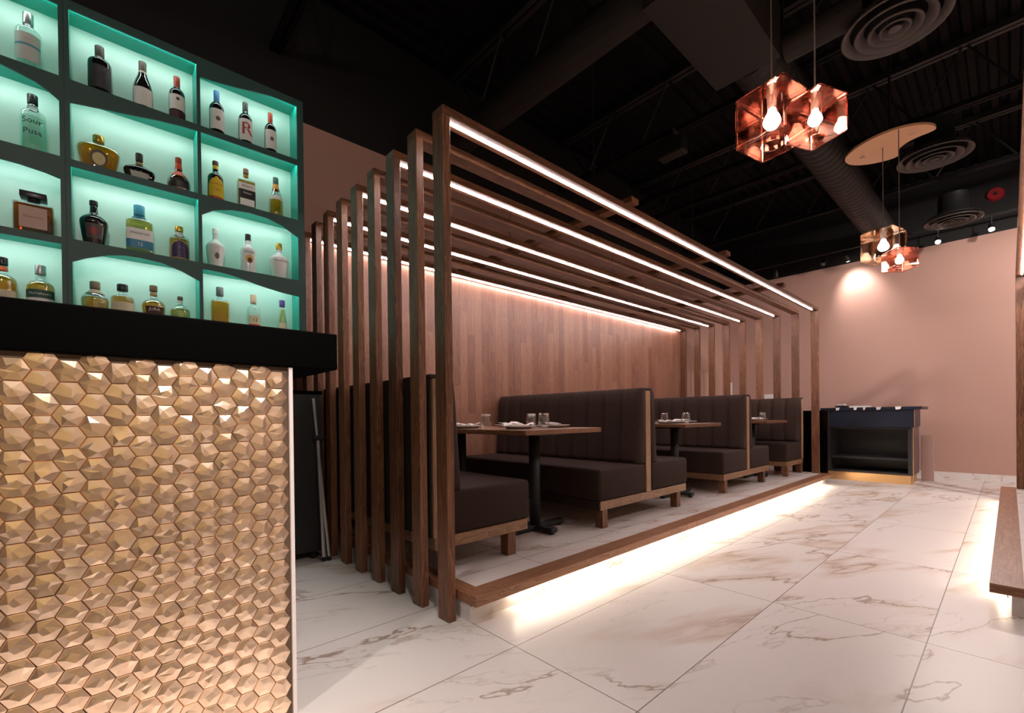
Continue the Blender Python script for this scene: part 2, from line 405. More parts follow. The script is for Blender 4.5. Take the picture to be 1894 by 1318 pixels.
# lighting track with heads
ty, tz = 9.16, 3.70
tag(mk('lighting_track', M['blacksteel'], boxes=[((-3.3, ty-.02, tz), (.9, ty+.02, tz+.03))]), 'black lighting track along the top of the pink end wall', 'lighting track')
for hx in (-3.2, -1.2, .8):
    pass
def add_light(kind, name, loc, rot_to, energy, col=(1, .87, .80), size=.05, spot=60, blend=.6, parent=None):
    ld = bpy.data.lights.new(name, kind); ld.energy = energy; ld.color = col
    if kind == 'SPOT': ld.spot_size = math.radians(spot); ld.spot_blend = blend; ld.shadow_soft_size = size
    elif kind == 'AREA': ld.size = size
    else: ld.shadow_soft_size = size
    lo = bpy.data.objects.new(name, ld); COL.objects.link(lo)
    lo.location = loc
    if rot_to is not None:
        d = Vector(rot_to)-Vector(loc); lo.rotation_euler = d.to_track_quat('-Z', 'Y').to_euler()
    return lo
def track_head(x, z, label, lit, target, energy, y=ty, spot=62, trackz=tz, group='track spotlights above the pink end wall', col=(1, .87, .80)):
    c = Vector((x, y, z)); t = thing('track_spotlight', label, 'spotlight', tuple(c), group)
    d = (Vector(target)-c).normalized(); a = c-d*.06; b = c+d*.05
    bm = BM(); tube(bm, a, b, .032, 20, .038); done('lamp_body', bm, M['blacksteel'], t, org=c)
    bm = BM(); tube(bm, b, b+d*.004, .03, 20); done('lens', bm, M['spotglow'] if lit else M['clear'], t, org=c)
    mk('stem', M['blacksteel'], t, c, tubes=[((x, y, z), (x, y, trackz+.002), .008, 8)])
    if lit: add_light('SPOT', 'spotlight_beam', tuple(b+d*.03), target, energy, col=col, size=.09, spot=spot, blend=.8)
track_head(-2.86, 3.55, 'unlit track spotlight at the left end above the end wall', False, (-2.86, 9.5, 2), 0)
track_head(-2.12, 3.58, 'unlit black track spotlight left of the bright wall patch', False, (-2.3, 8.2, 2.), 0)
track_head(-1.80, 3.56, 'lit track spotlight right above the bright patch on the pink wall', True, (-1.70, 9.5, 3.08), 60, spot=78)
track_head(-.70, 3.53, 'lit track spotlight to the right of the farther cube pendants', True, (-.55, 5.6, .2), 150)
track_head(-.16, 3.55, 'lit track spotlight furthest right, beside the slatted post', True, (.05, 6.2, .2), 150)

# ------------------------------------------------------------------ platforms
ZP = .145
def platform(name, label, xin, xout, sgn, y0, y1, xend):
    """xin: inner edge of wooden trim, xout: outer edge; sgn +1 when the aisle lies at larger x"""
    o = (xin, y0, 0); t = thing(name, label, 'raised platform', o)
    a, b = sorted((xin, xend)); w = .045
    mk('marble_deck', M['deck'], t, o, boxes=[((a, y0+.09, .10), (b, y1-.01, ZP))])
    px = xout-sgn*.075; a2, b2 = sorted((px, xend))
    mk('plinth', M['marble'], t, o, boxes=[((a2, y0+.02, 0), (b2, y1-.03, .0995))])
    # mitred wooden nosing
    bm = BM()
    prism(bm, [(xin, y0+.09), (xout, y0), (xout, y1), (xin, y1)], .0997, ZP+.0006)
    done('front_nosing', bm, M['trim_y'], t, org=o)
    bm = BM()
    prism(bm, [(xin, y0+.09), (xout, y0), (xend, y0), (xend, y0+.09)], .0996, ZP+.0005)
    done('side_nosing', bm, M['trim_x'], t, org=o)
    lx = xout-sgn*.045
    mk('led_strip', M['led_warm'], t, o, boxes=[((lx-.005, y0+.28, .093), (lx+.005, y1-.2, .0985))])
    bm = BM(); pts = [(px+sgn*.012, y0-.0+.015, .085), (px+sgn*.015, y0+.1, .078), (px+sgn*.014, y0+.2, .082), (lx, y0+.29, .094)]
    for p, q in zip(pts, pts[1:]): tube(bm, p, q, .0025, 6)
    done('cable', bm, M['blackmatt'], t, org=o)
    return t
platform('seating_platform', 'raised marble platform under the booths with glowing wooden edge', -1.825, -1.705, 1, 1.31, 7.72, -3.9145)
platform('seating_platform', 'raised marble platform at the right edge with wooden nosing', .045, -.072, -1, 3.28, 7.62, 2.6)

# ------------------------------------------------------------------ slatted frame
X0, PX, FW, FT = -1.842, .248, .093, .044
Y0, Y1, ZT = 1.247, 7.665, 2.522
ords = ['slatted wooden frame at the front, beside the aisle', 'second wooden frame from the aisle', 'third wooden frame from the aisle', 'fourth wooden frame from the aisle',
        'middle wooden frame, fifth from the aisle', 'sixth wooden frame from the aisle', 'seventh wooden frame from the aisle', 'eighth wooden frame, next to the one on the wood wall', 'last wooden frame, fixed against the wood wall']
for k in range(9):
    xr = X0-PX*k; xl = xr-FW; lit = k % 2 == 0
    o = (xr, Y0, 0)
    t = thing('portal_frame', ords[k]+(' with a glowing light strip' if lit else ' without a light strip'), 'wooden frame', o, 'wooden portal frames over the booths')
    for ya, yb, z0 in ((Y0, Y0+FT, 0.), (Y1-FT, Y1, ZP+.0008)):
        bm = BM(); box(bm, (xl, ya, z0), (xr, yb, ZT-FT), .0025, 1); done('post', bm, M['wood_z'], t, org=o)
    bm = BM(); box(bm, (xl, Y0, ZT-FT), (xr, Y1, ZT), .0025, 1); done('beam', bm, M['wood_y'], t, org=o)
    if lit:
        xc = (xl+xr)/2
        mk('led_strip', M['led_cool'], t, o, boxes=[((xc-.004, Y0+FT+.012, ZT-FT-.006), (xc+.004, Y1-FT-.10, ZT-FT-.0005))])
for i, y in enumerate((2.86, 4.46, 6.06)):
    lb = ('wooden batten tying the frames together, nearest the bar', 'wooden batten tying the frames together, the middle one', 'wooden batten tying the frames together, nearest the pink end wall')[i]
    bm = BM(); box(bm, (-3.96, y-.045, ZT+.0005), (-1.80, y+.045, ZT+.04), .002, 1)
    tag(done('cross_batten', bm, M['wood_x']), lb, 'batten', 'battens across the top of the frames')
    for j, x in enumerate((-2.14, -3.1)):
        c = mk('hanging_wire', M['duct'], tubes=[((x, y-.03, ZT+.04), (x, y-.03, ZC), .0022, 6)])
        tag(c, 'thin wire from the ceiling to the %s batten, %s one' % (('nearest', 'middle', 'far')[i], ('aisle side', 'wall side')[j]), 'wire', 'wires holding the frames')
# right hand frame over the other platform: beam towards the camera, post at its far end
for k in range(2):
    xl = .048+PX*k; xr = xl+FW; o = (xl, 7.5, 0)
    t = thing('portal_frame', ('wooden frame at the right edge with lit beam above', 'second wooden frame beyond the right edge one')[k], 'wooden frame', o, 'wooden frames on the right')
    bm = BM(); box(bm, (xl, 7.52-FT, ZP+.0008), (xr, 7.52, ZT-FT), .0025, 1); done('post', bm, M['wood_z'], t, org=o)
    bm = BM(); box(bm, (xl, 3.06, ZT-FT), (xr, 7.52, ZT), .0025, 1); done('beam', bm, M['wood_y'], t, org=o)
    mk('led_strip', M['led_cool'], t, o, boxes=[((xl+.04, 3.2, ZT-FT-.007), (xl+.052, 7.38, ZT-FT-.0005))])
    mk('hanger', M['duct'], t, o, tubes=[((xl+.046, 3.4, ZT), (xl+.046, 3.4, ZC-.002), .0022, 6)])
# wood clad wall
tag(mk('wood_wall_cladding', M['wood_wall'], boxes=[((XW+.0005, 1.20, 0), (-3.922, 7.70, 2.50))]), 'walnut stave cladding covering the wall behind the booths', 'wood cladding')

# ------------------------------------------------------------------ booths
XB0, XB1 = -3.90, -2.075        # wall end, aisle end
def cushion(bm, x0, x1, y0, y1, z0, z1, r=.03): box(bm, (x0, y0, z0), (x1, y1, z1), r, 3)
def channel_back(bm, yb, yf, z0, z1, n, sgn, XB1=-2.075):
    """upright fluted backrest; yb plane fixed to spine, bulging flutes towards sgn; thinner at the top"""
    w = (XB1-.005-XB0)/n; S = 8
    cols = []
    for i in range(n):
        for s in range(S+1):
            if s == S and i < n-1: continue
            u = s/S; bul = (1-abs(2*u-1)**5)*.034 if 0 < s < S else 0
            cols.append((XB0+w*(i+u), bul))
    H = [0, .06, .2, .5, .8, .93, .985, 1]
    grid = []
    for x, bul in cols:
        row = []
        for h in H:
            th = abs(yf-yb)*(1-.34*h)-.030
            if h > .9: th -= .035*((h-.9)/.1)**2
            row.append(bm.verts.new((x, yb+sgn*(th+bul), z0+(z1-z0)*h)))
        row.append(bm.verts.new((x, yb, z1))); row.insert(0, bm.verts.new((x, yb, z0)))
        grid.append(row)
    for a, b in zip(grid, grid[1:]):
        for i in range(len(a)-1): bm.faces.new((a[i], a[i+1], b[i+1], b[i]))
        bm.faces.new((a[0], b[0], b[-1], a[-1]))
    bm.faces.new(grid[0]); bm.faces.new(grid[-1][::-1])
def booth(yc, sides, label, XB1=-2.075):
    """sides: subset of (-1, 1), the directions the seats face"""
    o = (XB1, yc, ZP); t = thing('booth_bench', label, 'booth bench', o, None)
    z0 = ZP+.0008
    ya = yc-(.69 if -1 in sides else .045); yb = yc+(.69 if 1 in sides else .045)
    bm = BM(); box(bm, (XB0, ya+.02, .285), (XB1-.008, yb-.02, .352), .003, 1)
    done('base_rail', bm, M['wood_pale'], t, org=o)
    if sides == (-1, 1) and yc < 4: mk('front_apron', M['velvet'], t, o, boxes=[((XB0, ya+.006, .287), (XB1-.012, ya+.0195, .356))])
    for s in sides:
        e0, e1 = sorted((yc+s*.047, yc+s*.69))
        bm = BM(); cushion(bm, XB0, XB1, e0, e1, .353, .60, .028); done('seat_cushion', bm, M['velvet'], t, True, o)
        bm = BM(); channel_back(bm, yc+s*.047, yc+s*.165, .601, 1.235, 10, s, XB1); done('backrest', bm, M['velvet'], t, True, o)
    bm = BM(); box(bm, (XB0, yc-.044, .353), (XB1-.02, yc+.044, 1.215), .002, 1); done('back_panel', bm, M['backcloth'], t, org=o)
    bm = BM(); box(bm, (XB1-.0195, yc-.036, .353), (XB1-.002, yc+.036, 1.213), .002, 1); done('end_board', bm, M['wood_pale_z'], t, org=o)
    bm = BM(); box(bm, (XB0, yc-.047, 1.216), (XB1-.004, yc+.047, 1.236), .003, 1); done('top_cap', bm, M['backcloth'], t, org=o)
    ys = []
    if -1 in sides: ys.append(yc-.645)
    if 1 in sides: ys.append(yc+.50)
    if sides == (1,): ys = [yc+.50, yc+.0]
    if sides == (-1,): ys = [yc-.645+.0, yc-.04]
    for y in ys:
        for x in (XB1-.08, XB1-.95, XB0+.04):
            bm = BM(); box(bm, (x, y-.0, z0), (x+.068, y+.068, .285), .002, 1); done('leg', bm, M['wood_z'], t, org=o)
booth(1.355, (1,), 'nearest single booth bench right behind the front post')
booth(3.465, (-1, 1), 'double sided booth bench between the first and second tables')
booth(5.66, (-1, 1), 'double sided booth bench between the second and third tables')
booth(7.57, (-1,), 'single booth bench furthest back, by the reception desk', -2.03)

# ------------------------------------------------------------------ tables
ZTAB = .915
def table(yc, label):
    o = (-2.39, yc, ZP); t = thing('booth_table', label, 'table', o)
    bm = BM(); box(bm, (-3.80, yc-.40, ZTAB-.034), (-2.095, yc+.40, ZTAB), .003, 1); done('tabletop', bm, M['wood_x'], t, org=o)
    for x in (-2.42, -3.35):
        bm = BM(); tube(bm, (x, yc, ZP+.05), (x, yc, ZTAB-.05), .042, 20); done('column', bm, M['blackmatt'], t, True, o)
        bm = BM()
        box(bm, (x-.20, yc-.035, ZP+.001+.012), (x+.20, yc+.035, ZP+.05), .012, 2)
        box(bm, (x-.035, yc-.30, ZP+.001+.012), (x+.035, yc+.30, ZP+.05), .012, 2)
        for dx, dy in ((.17, 0), (-.17, 0), (0, .27), (0, -.27)): tube(bm, (x+dx, yc+dy, ZP+.001), (x+dx, yc+dy, ZP+.015), .02, 12)
        done('cross_foot', bm, M['blackmatt'], t, org=o)
        mk('mounting_plate', M['blackmatt'], t, o, boxes=[((x-.15, yc-.15, ZTAB-.052), (x+.15, yc+.15, ZTAB-.0345))])
tn = ('first', 'second', 'third')
TY = (2.43, 4.56, 6.72)
for y, n in zip(TY, tn):
    table(y, {'first': 'walnut table in the nearest booth, partly behind the front post', 'second': 'walnut table in the middle booth', 'third': 'small looking walnut table in the furthest booth'}[n])
# place settings
def plate_proto():
    t = thing('dinner_plate', '', 'plate', (0, 0, 0)); 
    bm = BM(); lathe(bm, [(0, .004), (.07, .004), (.075, 0), (.085, 0), (.092, .008), (.135, .02), (.136, .0225), (.10, .014), (.085, .0085), (0, .0085)], n=36)
    done('dish', bm, M['porcelain'], t, True); return t
def napkin_mesh(seed):
    rnd = random.Random(seed); bm = BM(); n = 14; m = 7; g = []
    for i in range(n+1):
        row = []
        for j in range(m+1):
            u, v = i/n-.5, j/m-.5
            w = .055*(.45+abs(u)*1.3)
            z = .010+.016*abs(math.sin(u*9+seed))*(1-abs(v))+.018*max(0, abs(u)-.28)*4*(v+.5)+rnd.uniform(0, .003)
            row.append(bm.verts.new((u*.22, v*2*w, z)))
        g.append(row)
    for a, b in zip(g, g[1:]):
        for j in range(m): bm.faces.new((a[j], a[j+1], b[j+1], b[j]))
    r = bmesh.ops.solidify(bm, geom=bm.faces[:], thickness=.005)
    me = bpy.data.meshes.new('folded_napkin'); bmesh.ops.recalc_face_normals(bm, faces=bm.faces); bm.to_mesh(me); bm.free()
    me.materials.append(M['napkin'])
    for p in me.polygons: p.use_smooth = True
    return me
nm = [napkin_mesh(s) for s in (1, 2.2, 3.7)]
gbm = BM(); lathe(gbm, [(0, .001), (.026, .001), (.031, .004), (.041, .035), (.0425, .055), (.038, .09), (.0335, .112), (.032, .112), (.0365, .09), (.041, .055), (.0395, .037), (.029, .012), (0, .010)], n=32)
gme = bpy.data.meshes.new('water_glass'); gbm.to_mesh(gme); gbm.free(); gme.materials.append(M['clear'])
for p in gme.polygons: p.use_smooth = True
dme = None
wh = {'first': 'on the nearest table', 'second': 'on the middle table', 'third': 'on the furthest table'}
pp = None
for ty_, n in zip(TY, tn):
    dy = ty_-2.43
    P = [(-2.40, 2.25, 'bar side, aisle end'), (-2.42, 2.64, 'end wall side, aisle end'), (-2.95, 2.20, 'bar side, wood wall end'), (-2.95, 2.66, 'end wall side, wood wall end')]
    G = [(-2.26, 2.37, 'nearest the aisle edge'), (-2.64, 2.62, 'behind, beside the far plate'), (-2.65, 2.15, 'by the bar side plates')]
    for i, (x, y, w) in enumerate(P):
        if pp is None: p = pp = plate_proto()
        else: p = copy_tree(pp)
        p.location = (x, y+dy, ZTAB+.0004); tag(p, 'white plate %s, %s' % (wh[n], w), 'plate', 'white plates on the booth tables')
        q = bpy.data.objects.new('folded_napkin', nm[i % 3]); COL.objects.link(q); q.location = (x, y+dy, ZTAB+.014); q.rotation_euler = (0, 0, [.9, 2.2, .4, 1.8][i])
        tag(q, 'folded napkin on the plate %s, %s' % (wh[n], w), 'napkin', 'napkins on the plates')
    for x, y, w in G:
        q = bpy.data.objects.new('water_glass', gme); COL.objects.link(q); q.location = (x, y+dy, ZTAB+.0004)
        tag(q, 'stemless clear glass %s, %s' % (wh[n], w), 'glass', 'stemless glasses on the booth tables')

# ------------------------------------------------------------------ reception desk
t = thing('reception_desk', 'black reception desk with gold plinth against the pink end wall', 'reception desk', (-1.4, 8.3, 0)); o = (-1.4, 8.3, 0)
mk('plinth', M['brass'], t, o, boxes=[((-1.89, 8.30, 0), (-.925, 8.93, .122))])
bm = BM()
box(bm, (-1.895, 8.31, .1225), (-1.86, 8.92, .80)); box(bm, (-.955, 8.31, .1225), (-.915, 8.92, .80))
box(bm, (-1.86, 8.88, .1225), (-.955, 8.92, .80)); box(bm, (-1.86, 8.32, .1225), (-.955, 8.88, .15)); box(bm, (-1.86, 8.32, .765), (-.955, 8.88, .80))
done('carcass', bm, M['charcoal'], t, org=o)
mk('shelf', M['charcoal'], t, o, boxes=[((-1.8595, 8.33, .33), (-.9555, 8.8795, .355))])
mk('end_panel', principled('mauve_end_panel', (.13, .085, .085), .4), t, o, boxes=[((-.9145, 8.31, .1225), (-.900, 8.92, .80))])
mk('front_panel', M['navy'], t, o, boxes=[((-1.87, 8.27, .8005), (-.885, 8.92, 1.045))])
mk('gold_edge', M['brass'], t, o, boxes=[((-.8845, 8.27, .80), (-.8785, 8.285, 1.045)), ((-.8995, 8.290, .0), (-.8925, 8.30, .80))])
mk('gold_edge', M['brass'], t, o, boxes=[((-1.8745, 8.2655, .80), (-1.8705, 8.2695, 1.045))])
mk('countertop', M['navy'], t, o, boxes=[((-1.97, 8.24, 1.0455), (-.80, 8.95, 1.085))])
tag(mk('side_cabinet', M['black'], boxes=[((-2.34, 8.33, 0), (-1.975, 8.93, 1.05))]), 'low glossy black cabinet joined to the left of the reception desk', 'cabinet')
t = thing('card_terminal', 'small white topped black machine on the reception desk', 'card machine', (-1.72, 8.4, 1.0855)); o = (-1.72, 8.4, 1.0855)
bm = BM(); box(bm, (-1.80, 8.34, 1.0857), (-1.66, 8.50, 1.115), .004); done('body', bm, M['blackmatt'], t, org=o)
bm = BM(); box(bm, (-1.79, 8.35, 1.1155), (-1.68, 8.46, 1.145), .008); done('lid', bm, M['white'], t, org=o)
mk('slot', M['blackmatt'], t, o, boxes=[((-1.76, 8.37, 1.1452), (-1.71, 8.385, 1.147))])
tag(mk('paper_stack', M['white'], boxes=[((-1.64, 8.42, 1.0857), (-1.42, 8.72, 1.112))]), 'stack of white papers on the reception desk', 'papers')
for i, (x, w, lb) in enumerate(((-1.77, .05, 'crumpled white slip at the left end of the desk front'), (-1.55, .04, 'small white slip left of the desk centre'), (-1.44, .03, 'tiny white slip beside the paper stack'), (-1.29, .06, 'folded white slip at the centre of the desk edge'), (-1.08, .07, 'white slip towards the right of the desk edge'))):
    bm = BM(); prism(bm, [(x, 8.232), (x+w, 8.228), (x+w*.9, 8.30), (x+w*.1, 8.31)], 1.0857, 1.0877)
    prism(bm, [(x+w*.1, 1.045), (x+w*.8, 1.05), (x+w, 1.0877), (x, 1.0877)], 8.228, 8.2305, 'xz')
    tag(done('paper_slip', bm, M['white']), lb, 'paper slip', 'white slips on the desk edge')
# leaning pink slab
bm = BM(); box(bm, (-.885, 8.96, 0.001), (-.745, 8.99, .665), .003, 1)
t2 = done('stone_slab', bm, M['marble_pink']); tag(t2, 'narrow pink marble slab standing beside the reception desk', 'stone slab')

# ------------------------------------------------------------------ bar counter
XC = -1.645
o = (-1.9, .4, 0); t = thing('bar_counter', 'bar counter faced with rose gold hexagon tiles under a black top', 'bar counter', o)
YC0, YC1 = -1.2, .485
mk('carcass', M['blackmatt'], t, o, boxes=[((-2.25, YC0, 0), (XC-.014, YC1-.002, 1.1775))])
mk('grout_bed', M['grout'], t, o, boxes=[((XC-.0138, YC0, 0), (XC-.008, YC1-.008, 1.1775))])
bm = BM(); p = .0575; cw = p*.8660; R = p/math.sqrt(3)*.99
def clip_poly(poly, ax, lim, keep_less):
    out = []
    for i in range(len(poly)):
        a, b = poly[i], poly[(i+1) % len(poly)]
        ia = (a[ax] <= lim) == keep_less or a[ax] == lim; ib = (b[ax] <= lim) == keep_less or b[ax] == lim
        if ia: out.append(a)
        if ia != ib:
            tt = (lim-a[ax])/(b[ax]-a[ax]); out.append(tuple(a[k]+(b[k]-a[k])*tt for k in range(3)))
    return out
rt = random.Random(3)
pats = []
for q in range(7):
    m_ = rt.choice((4, 5, 5, 6)); a0 = rt.uniform(0, 2*PI)
    pats.append([( .50*R*rt.uniform(.65, 1.15)*math.cos(a0+2*PI*i/m_), .42*R*rt.uniform(.65, 1.1)*math.sin(a0+2*PI*i/m_), rt.uniform(.0006, .0046)) for i in range(m_)])
ci = 0; yy = YC1-.008-.035
while yy > YC0+.03:
    rj = 0; zz = .012+(p/2 if ci % 2 else 0)-p*.5
    while zz < 1.19:
        pat = pats[rt.randrange(7)]; fl = rt.choice((1, -1))
        outer = [(R*math.cos(PI/3*i), R*math.sin(PI/3*i)) for i in range(6)]
        tx, tz = rt.uniform(-.045, .045), rt.uniform(-.045, .045)
        def V(a, b, h): return (XC-.008+h+a*tx+b*tz, yy+a, zz+b)
        base = [V(a, b, .0) for a, b in outer]; rim = [V(a*.94, b*.94, .0030) for a, b in outer]
        inn = [V(a*fl, b, .0030+h) for a, b, h in (pat if fl == 1 else pat[::-1])]
        # faces: base->rim, rim->inner by angular merge, inner cap
        polys = [[base[i], base[(i+1) % 6], rim[(i+1) % 6], rim[i]] for i in range(6)]
        an = lambda v: math.atan2(v[2]-zz, v[1]-yy) % (2*PI)
        ri = sorted(range(6), key=lambda i: an(rim[i])); ii = sorted(range(len(inn)), key=lambda i: an(inn[i]))
        A = [rim[i] for i in ri]; B = [inn[i] for i in ii]
        i = j = 0
        # start j so that B[j] is angularly nearest A[0]
        j0 = min(range(len(B)), key=lambda q: abs((an(B[q])-an(A[0])+PI) % (2*PI)-PI)); B = B[j0:]+B[:j0]
        na, nb = len(A), len(B); aa = [an(v) for v in A]; ab = [an(v) for v in B]
        for q in range(1, na): 
            while aa[q] < aa[q-1]: aa[q] += 2*PI
        if ab[0]-aa[0] > PI: ab[0] -= 2*PI
        for q in range(1, nb):
            while ab[q] < ab[q-1]: ab[q] += 2*PI
        while i < na or j < nb:
            nxta = aa[i+1] if i+1 < na else aa[0]+2*PI; nxtb = ab[j+1] if j+1 < nb else ab[0]+2*PI
            if j >= nb or (i < na and nxta <= nxtb):
                polys.append([A[i % na], A[(i+1) % na], B[j % nb]]); i += 1
            else:
                polys.append([A[i % na], B[(j+1) % nb], B[j % nb]]); j += 1
        polys.append(B)
        for pl in polys:
            if yy+R > YC1-.009: pl = clip_poly(pl, 1, YC1-.009, True)
            if zz+R > 1.17 and len(pl) > 2: pl = clip_poly(pl, 2, 1.177, True)
            if zz-R < 0 and len(pl) > 2: pl = clip_poly(pl, 2, .001, False)
            if len(pl) > 2:
                try: bm.faces.new([bm.verts.new(v) for v in pl])
                except ValueError: pass
        zz += p
    yy -= cw; ci += 1
bmesh.ops.remove_doubles(bm, verts=bm.verts, dist=.00005)
done('hexagon_tiles', bm, M['hex'], t, org=o)
mk('edge_trim', M['whiteedge'], t, o, boxes=[((XC-.014, YC1-.0075, 0), (XC+.004, YC1+.004, 1.1775))])
bm = BM(); box(bm, (-2.36, YC0-.1, 1.178), (XC+.012, .640, 1.306), .004, 2); done('countertop', bm, M['black'], t, org=o)

# ------------------------------------------------------------------ back bar
# fridge/cabinet and leaning stand
t = thing('black_cabinet', 'tall black cabinet standing behind the bar counter end', 'cabinet', (-3.6, .9, 0)); o = (-3.6, .9, 0)
mk('body', M['blackmatt'], t, o, boxes=[((-3.9, -1.2, .06), (-3.352, 1.19, 1.18))])
mk('top', M['black'], t, o, boxes=[((-3.9, -1.2, 1.1805), (-3.348, 1.20, 1.205))])
for x, y in ((-3.40, 1.14), (-3.85, 1.14), (-3.40, .1), (-3.85, .1), (-3.4, -1.1), (-3.85, -1.1)):
    mk('foot', M['blackmatt'], t, o, tubes=[((x, y, 0), (x, y, .06), .02, 12)])
t = thing('folding_stand', 'folded aluminium stand leaning beside the black cabinet', 'stand', (-3.27, 1.22, 0)); o = (-3.27, 1.22, 0)
mk('pole', M['silver'], t, o, tubes=[((-3.335, 1.13, 1.15), (-3.262, 1.20, .02), .011, 12)])
mk('pole', M['silver'], t, o, tubes=[((-3.315, 1.15, .88), (-3.268, 1.165, .02), .0125, 12)])
mk('clamp', M['blackmatt'], t, o, tubes=[((-3.31, 1.12, .87), (-3.31, 1.19, .87), .02, 12)])
mk('rubber_foot', M['blackmatt'], t, o, tubes=[((-3.262, 1.20, 0.002), (-3.262, 1.20, .03), .015, 12)])
mk('rubber_foot', M['blackmatt'], t, o, tubes=[((-3.268, 1.165, 0.002), (-3.268, 1.165, .03), .015, 12)])

# bottle shelving: two face plates with shaped openings
XS, XK = -3.40, -3.565
ZF = {1: 2.846, 2: 2.418, 3: 1.989, 4: 1.561}
ZCE = {1: 3.226, 2: 2.808, 3: 2.381, 4: 1.953}
def straight(a, b, z): return [(a, z), (b, z)]
def opening(col, row):
    a, b = {0: (-.715, -.135), 1: (-.094, .476), 2: (.494, 1.066)}[col]
    z = ZCE[row]
    if (col, row) == (0, 2): tp = [(a, 2.70), (a+.1, 2.76), (-.5, 2.80), (-.40, 2.806), (-.342, 2.803), (-.227, 2.775), (-.173, 2.745), (b, 2.716)]
    elif (col, row) == (0, 3): tp = [(a, 2.10), (-.6, 2.22), (-.5, 2.29), (-.40, 2.322), (-.347, 2.326), (-.281, 2.324), (-.193, 2.313), (b, 2.299)]
    elif (col, row) == (1, 2): tp = [(a, 2.724), (.027, 2.745), (.168, 2.768), (.289, 2.790), (.40, 2.804), (b, 2.8075)]
    elif (col, row) == (1, 4): tp = [(a, 1.867), (-.038, 1.899), (.051, 1.935), (.12, 1.950), (.19, 1.9525), (.292, 1.945), (.391, 1.914), (b, 1.872)]
    elif (col, row) == (2, 1): tp = [(a, 3.154), (.60, 3.166), (.70, 3.182), (.80, 3.204), (.90, 3.2225), (.99, 3.2255), (b, 3.2258)]
    elif (col, row) == (2, 3): tp = [(a, 2.292), (.558, 2.337), (.657, 2.369), (.76, 2.3805), (.868, 2.376), (.965, 2.348), (b, 2.296)]
    elif (col, row) == (2, 4): tp = [(a, 1.9525), (.586, 1.951), (.65, 1.944), (.719, 1.931), (.80, 1.912), (.861, 1.900), (.959, 1.885), (b, 1.875)]
    else: tp = straight(a, b, z)
    return a, b, tp
def shelf_unit(label, cols, ya, yb, yorg):
    o = (-3.5, yorg, 1.2); t = thing('bottle_shelf', label, 'shelving unit', o, 'lit bottle shelving behind the bar')
    zb, zt = 1.34, 3.272
    # face plate, 12 mm, assembled from strips around the openings
    bm = BM(); x0, x1 = XS-.012, XS
    def quadp(pts): prism(bm, pts, x0, x1, 'yz')
    ys = [ya]
    for c in cols: a, b, _ = opening(c, 1); ys += [a, b]
    ys.append(yb)
    for i in range(0, len(ys), 2): quadp([(ys[i], zb), (ys[i+1], zb), (ys[i+1], zt), (ys[i], zt)])
    for c in cols:
        for r in (1, 2, 3, 4):
            a, b, tp = opening(c, r); up = zt if r == 1 else ZF[r-1]
            for (p, zp), (q, zq) in zip(tp, tp[1:]): quadp([(p, zp), (q, zq), (q, up), (p, up)])
        quadp([(a, zb), (b, zb), (b, ZF[4]), (a, ZF[4])])
    bmesh.ops.remove_doubles(bm, verts=bm.verts, dist=.0001)
    done('face_frame', bm, M['shelfface'], t, org=o)
    mk('carcass', M['shelfface'], t, o, boxes=[((XW+.0005, ya, zb), (XK-.002, yb, zt)), ((XK, ya, zb), (x0-.0005, ya+.012, zt)), ((XK, yb-.012, zb), (x0-.0005, yb, zt)), ((XK, ya+.0125, 3.255), (x0-.0005, yb-.0125, zt)), ((XK, ya+.0125, zb), (x0-.0005, yb-.0125, zb+.02))])
    for c in cols:
        for r in (1, 2, 3, 4):
            a, b, tp = opening(c, r); zc, zf = ZCE[r], ZF[r]
            e = .0015
            zc += .014
            n = mk('niche', [M['teal']], t, o, boxes=[((XK, a-.006, zf-.008), (x0-e, b+.006, zf)), ((XK, a-.006, zc), (x0-e, b+.006, zc+.008)),
                    ((XK, a-.006, zf), (x0-e, a, zc)), ((XK, b, zf), (x0-e, b+.006, zc))])
            bk = mk('back_panel', M['mint'], n, None, boxes=[((XK+.0005-o[0], a+.0005-o[1], zf+.0005-o[2]), (XK+.003-o[0], b-.0005-o[1], zc-.0005-o[2]))])
            ls = mk('led_strip', M['led_niche'], n, None, boxes=[((x0-.012-o[0], a+.006-o[1], zc-.005-o[2]), (x0-.003-o[0], b-.006-o[1], zc-.0008-o[2]))])
    return t
shelf_unit('left teal lit bottle shelf cut by the photo edge', (0,), -.76, -.1155, -.4)
shelf_unit('wide teal lit bottle shelf with two columns of niches', (1, 2), -.1145, 1.108, .5)

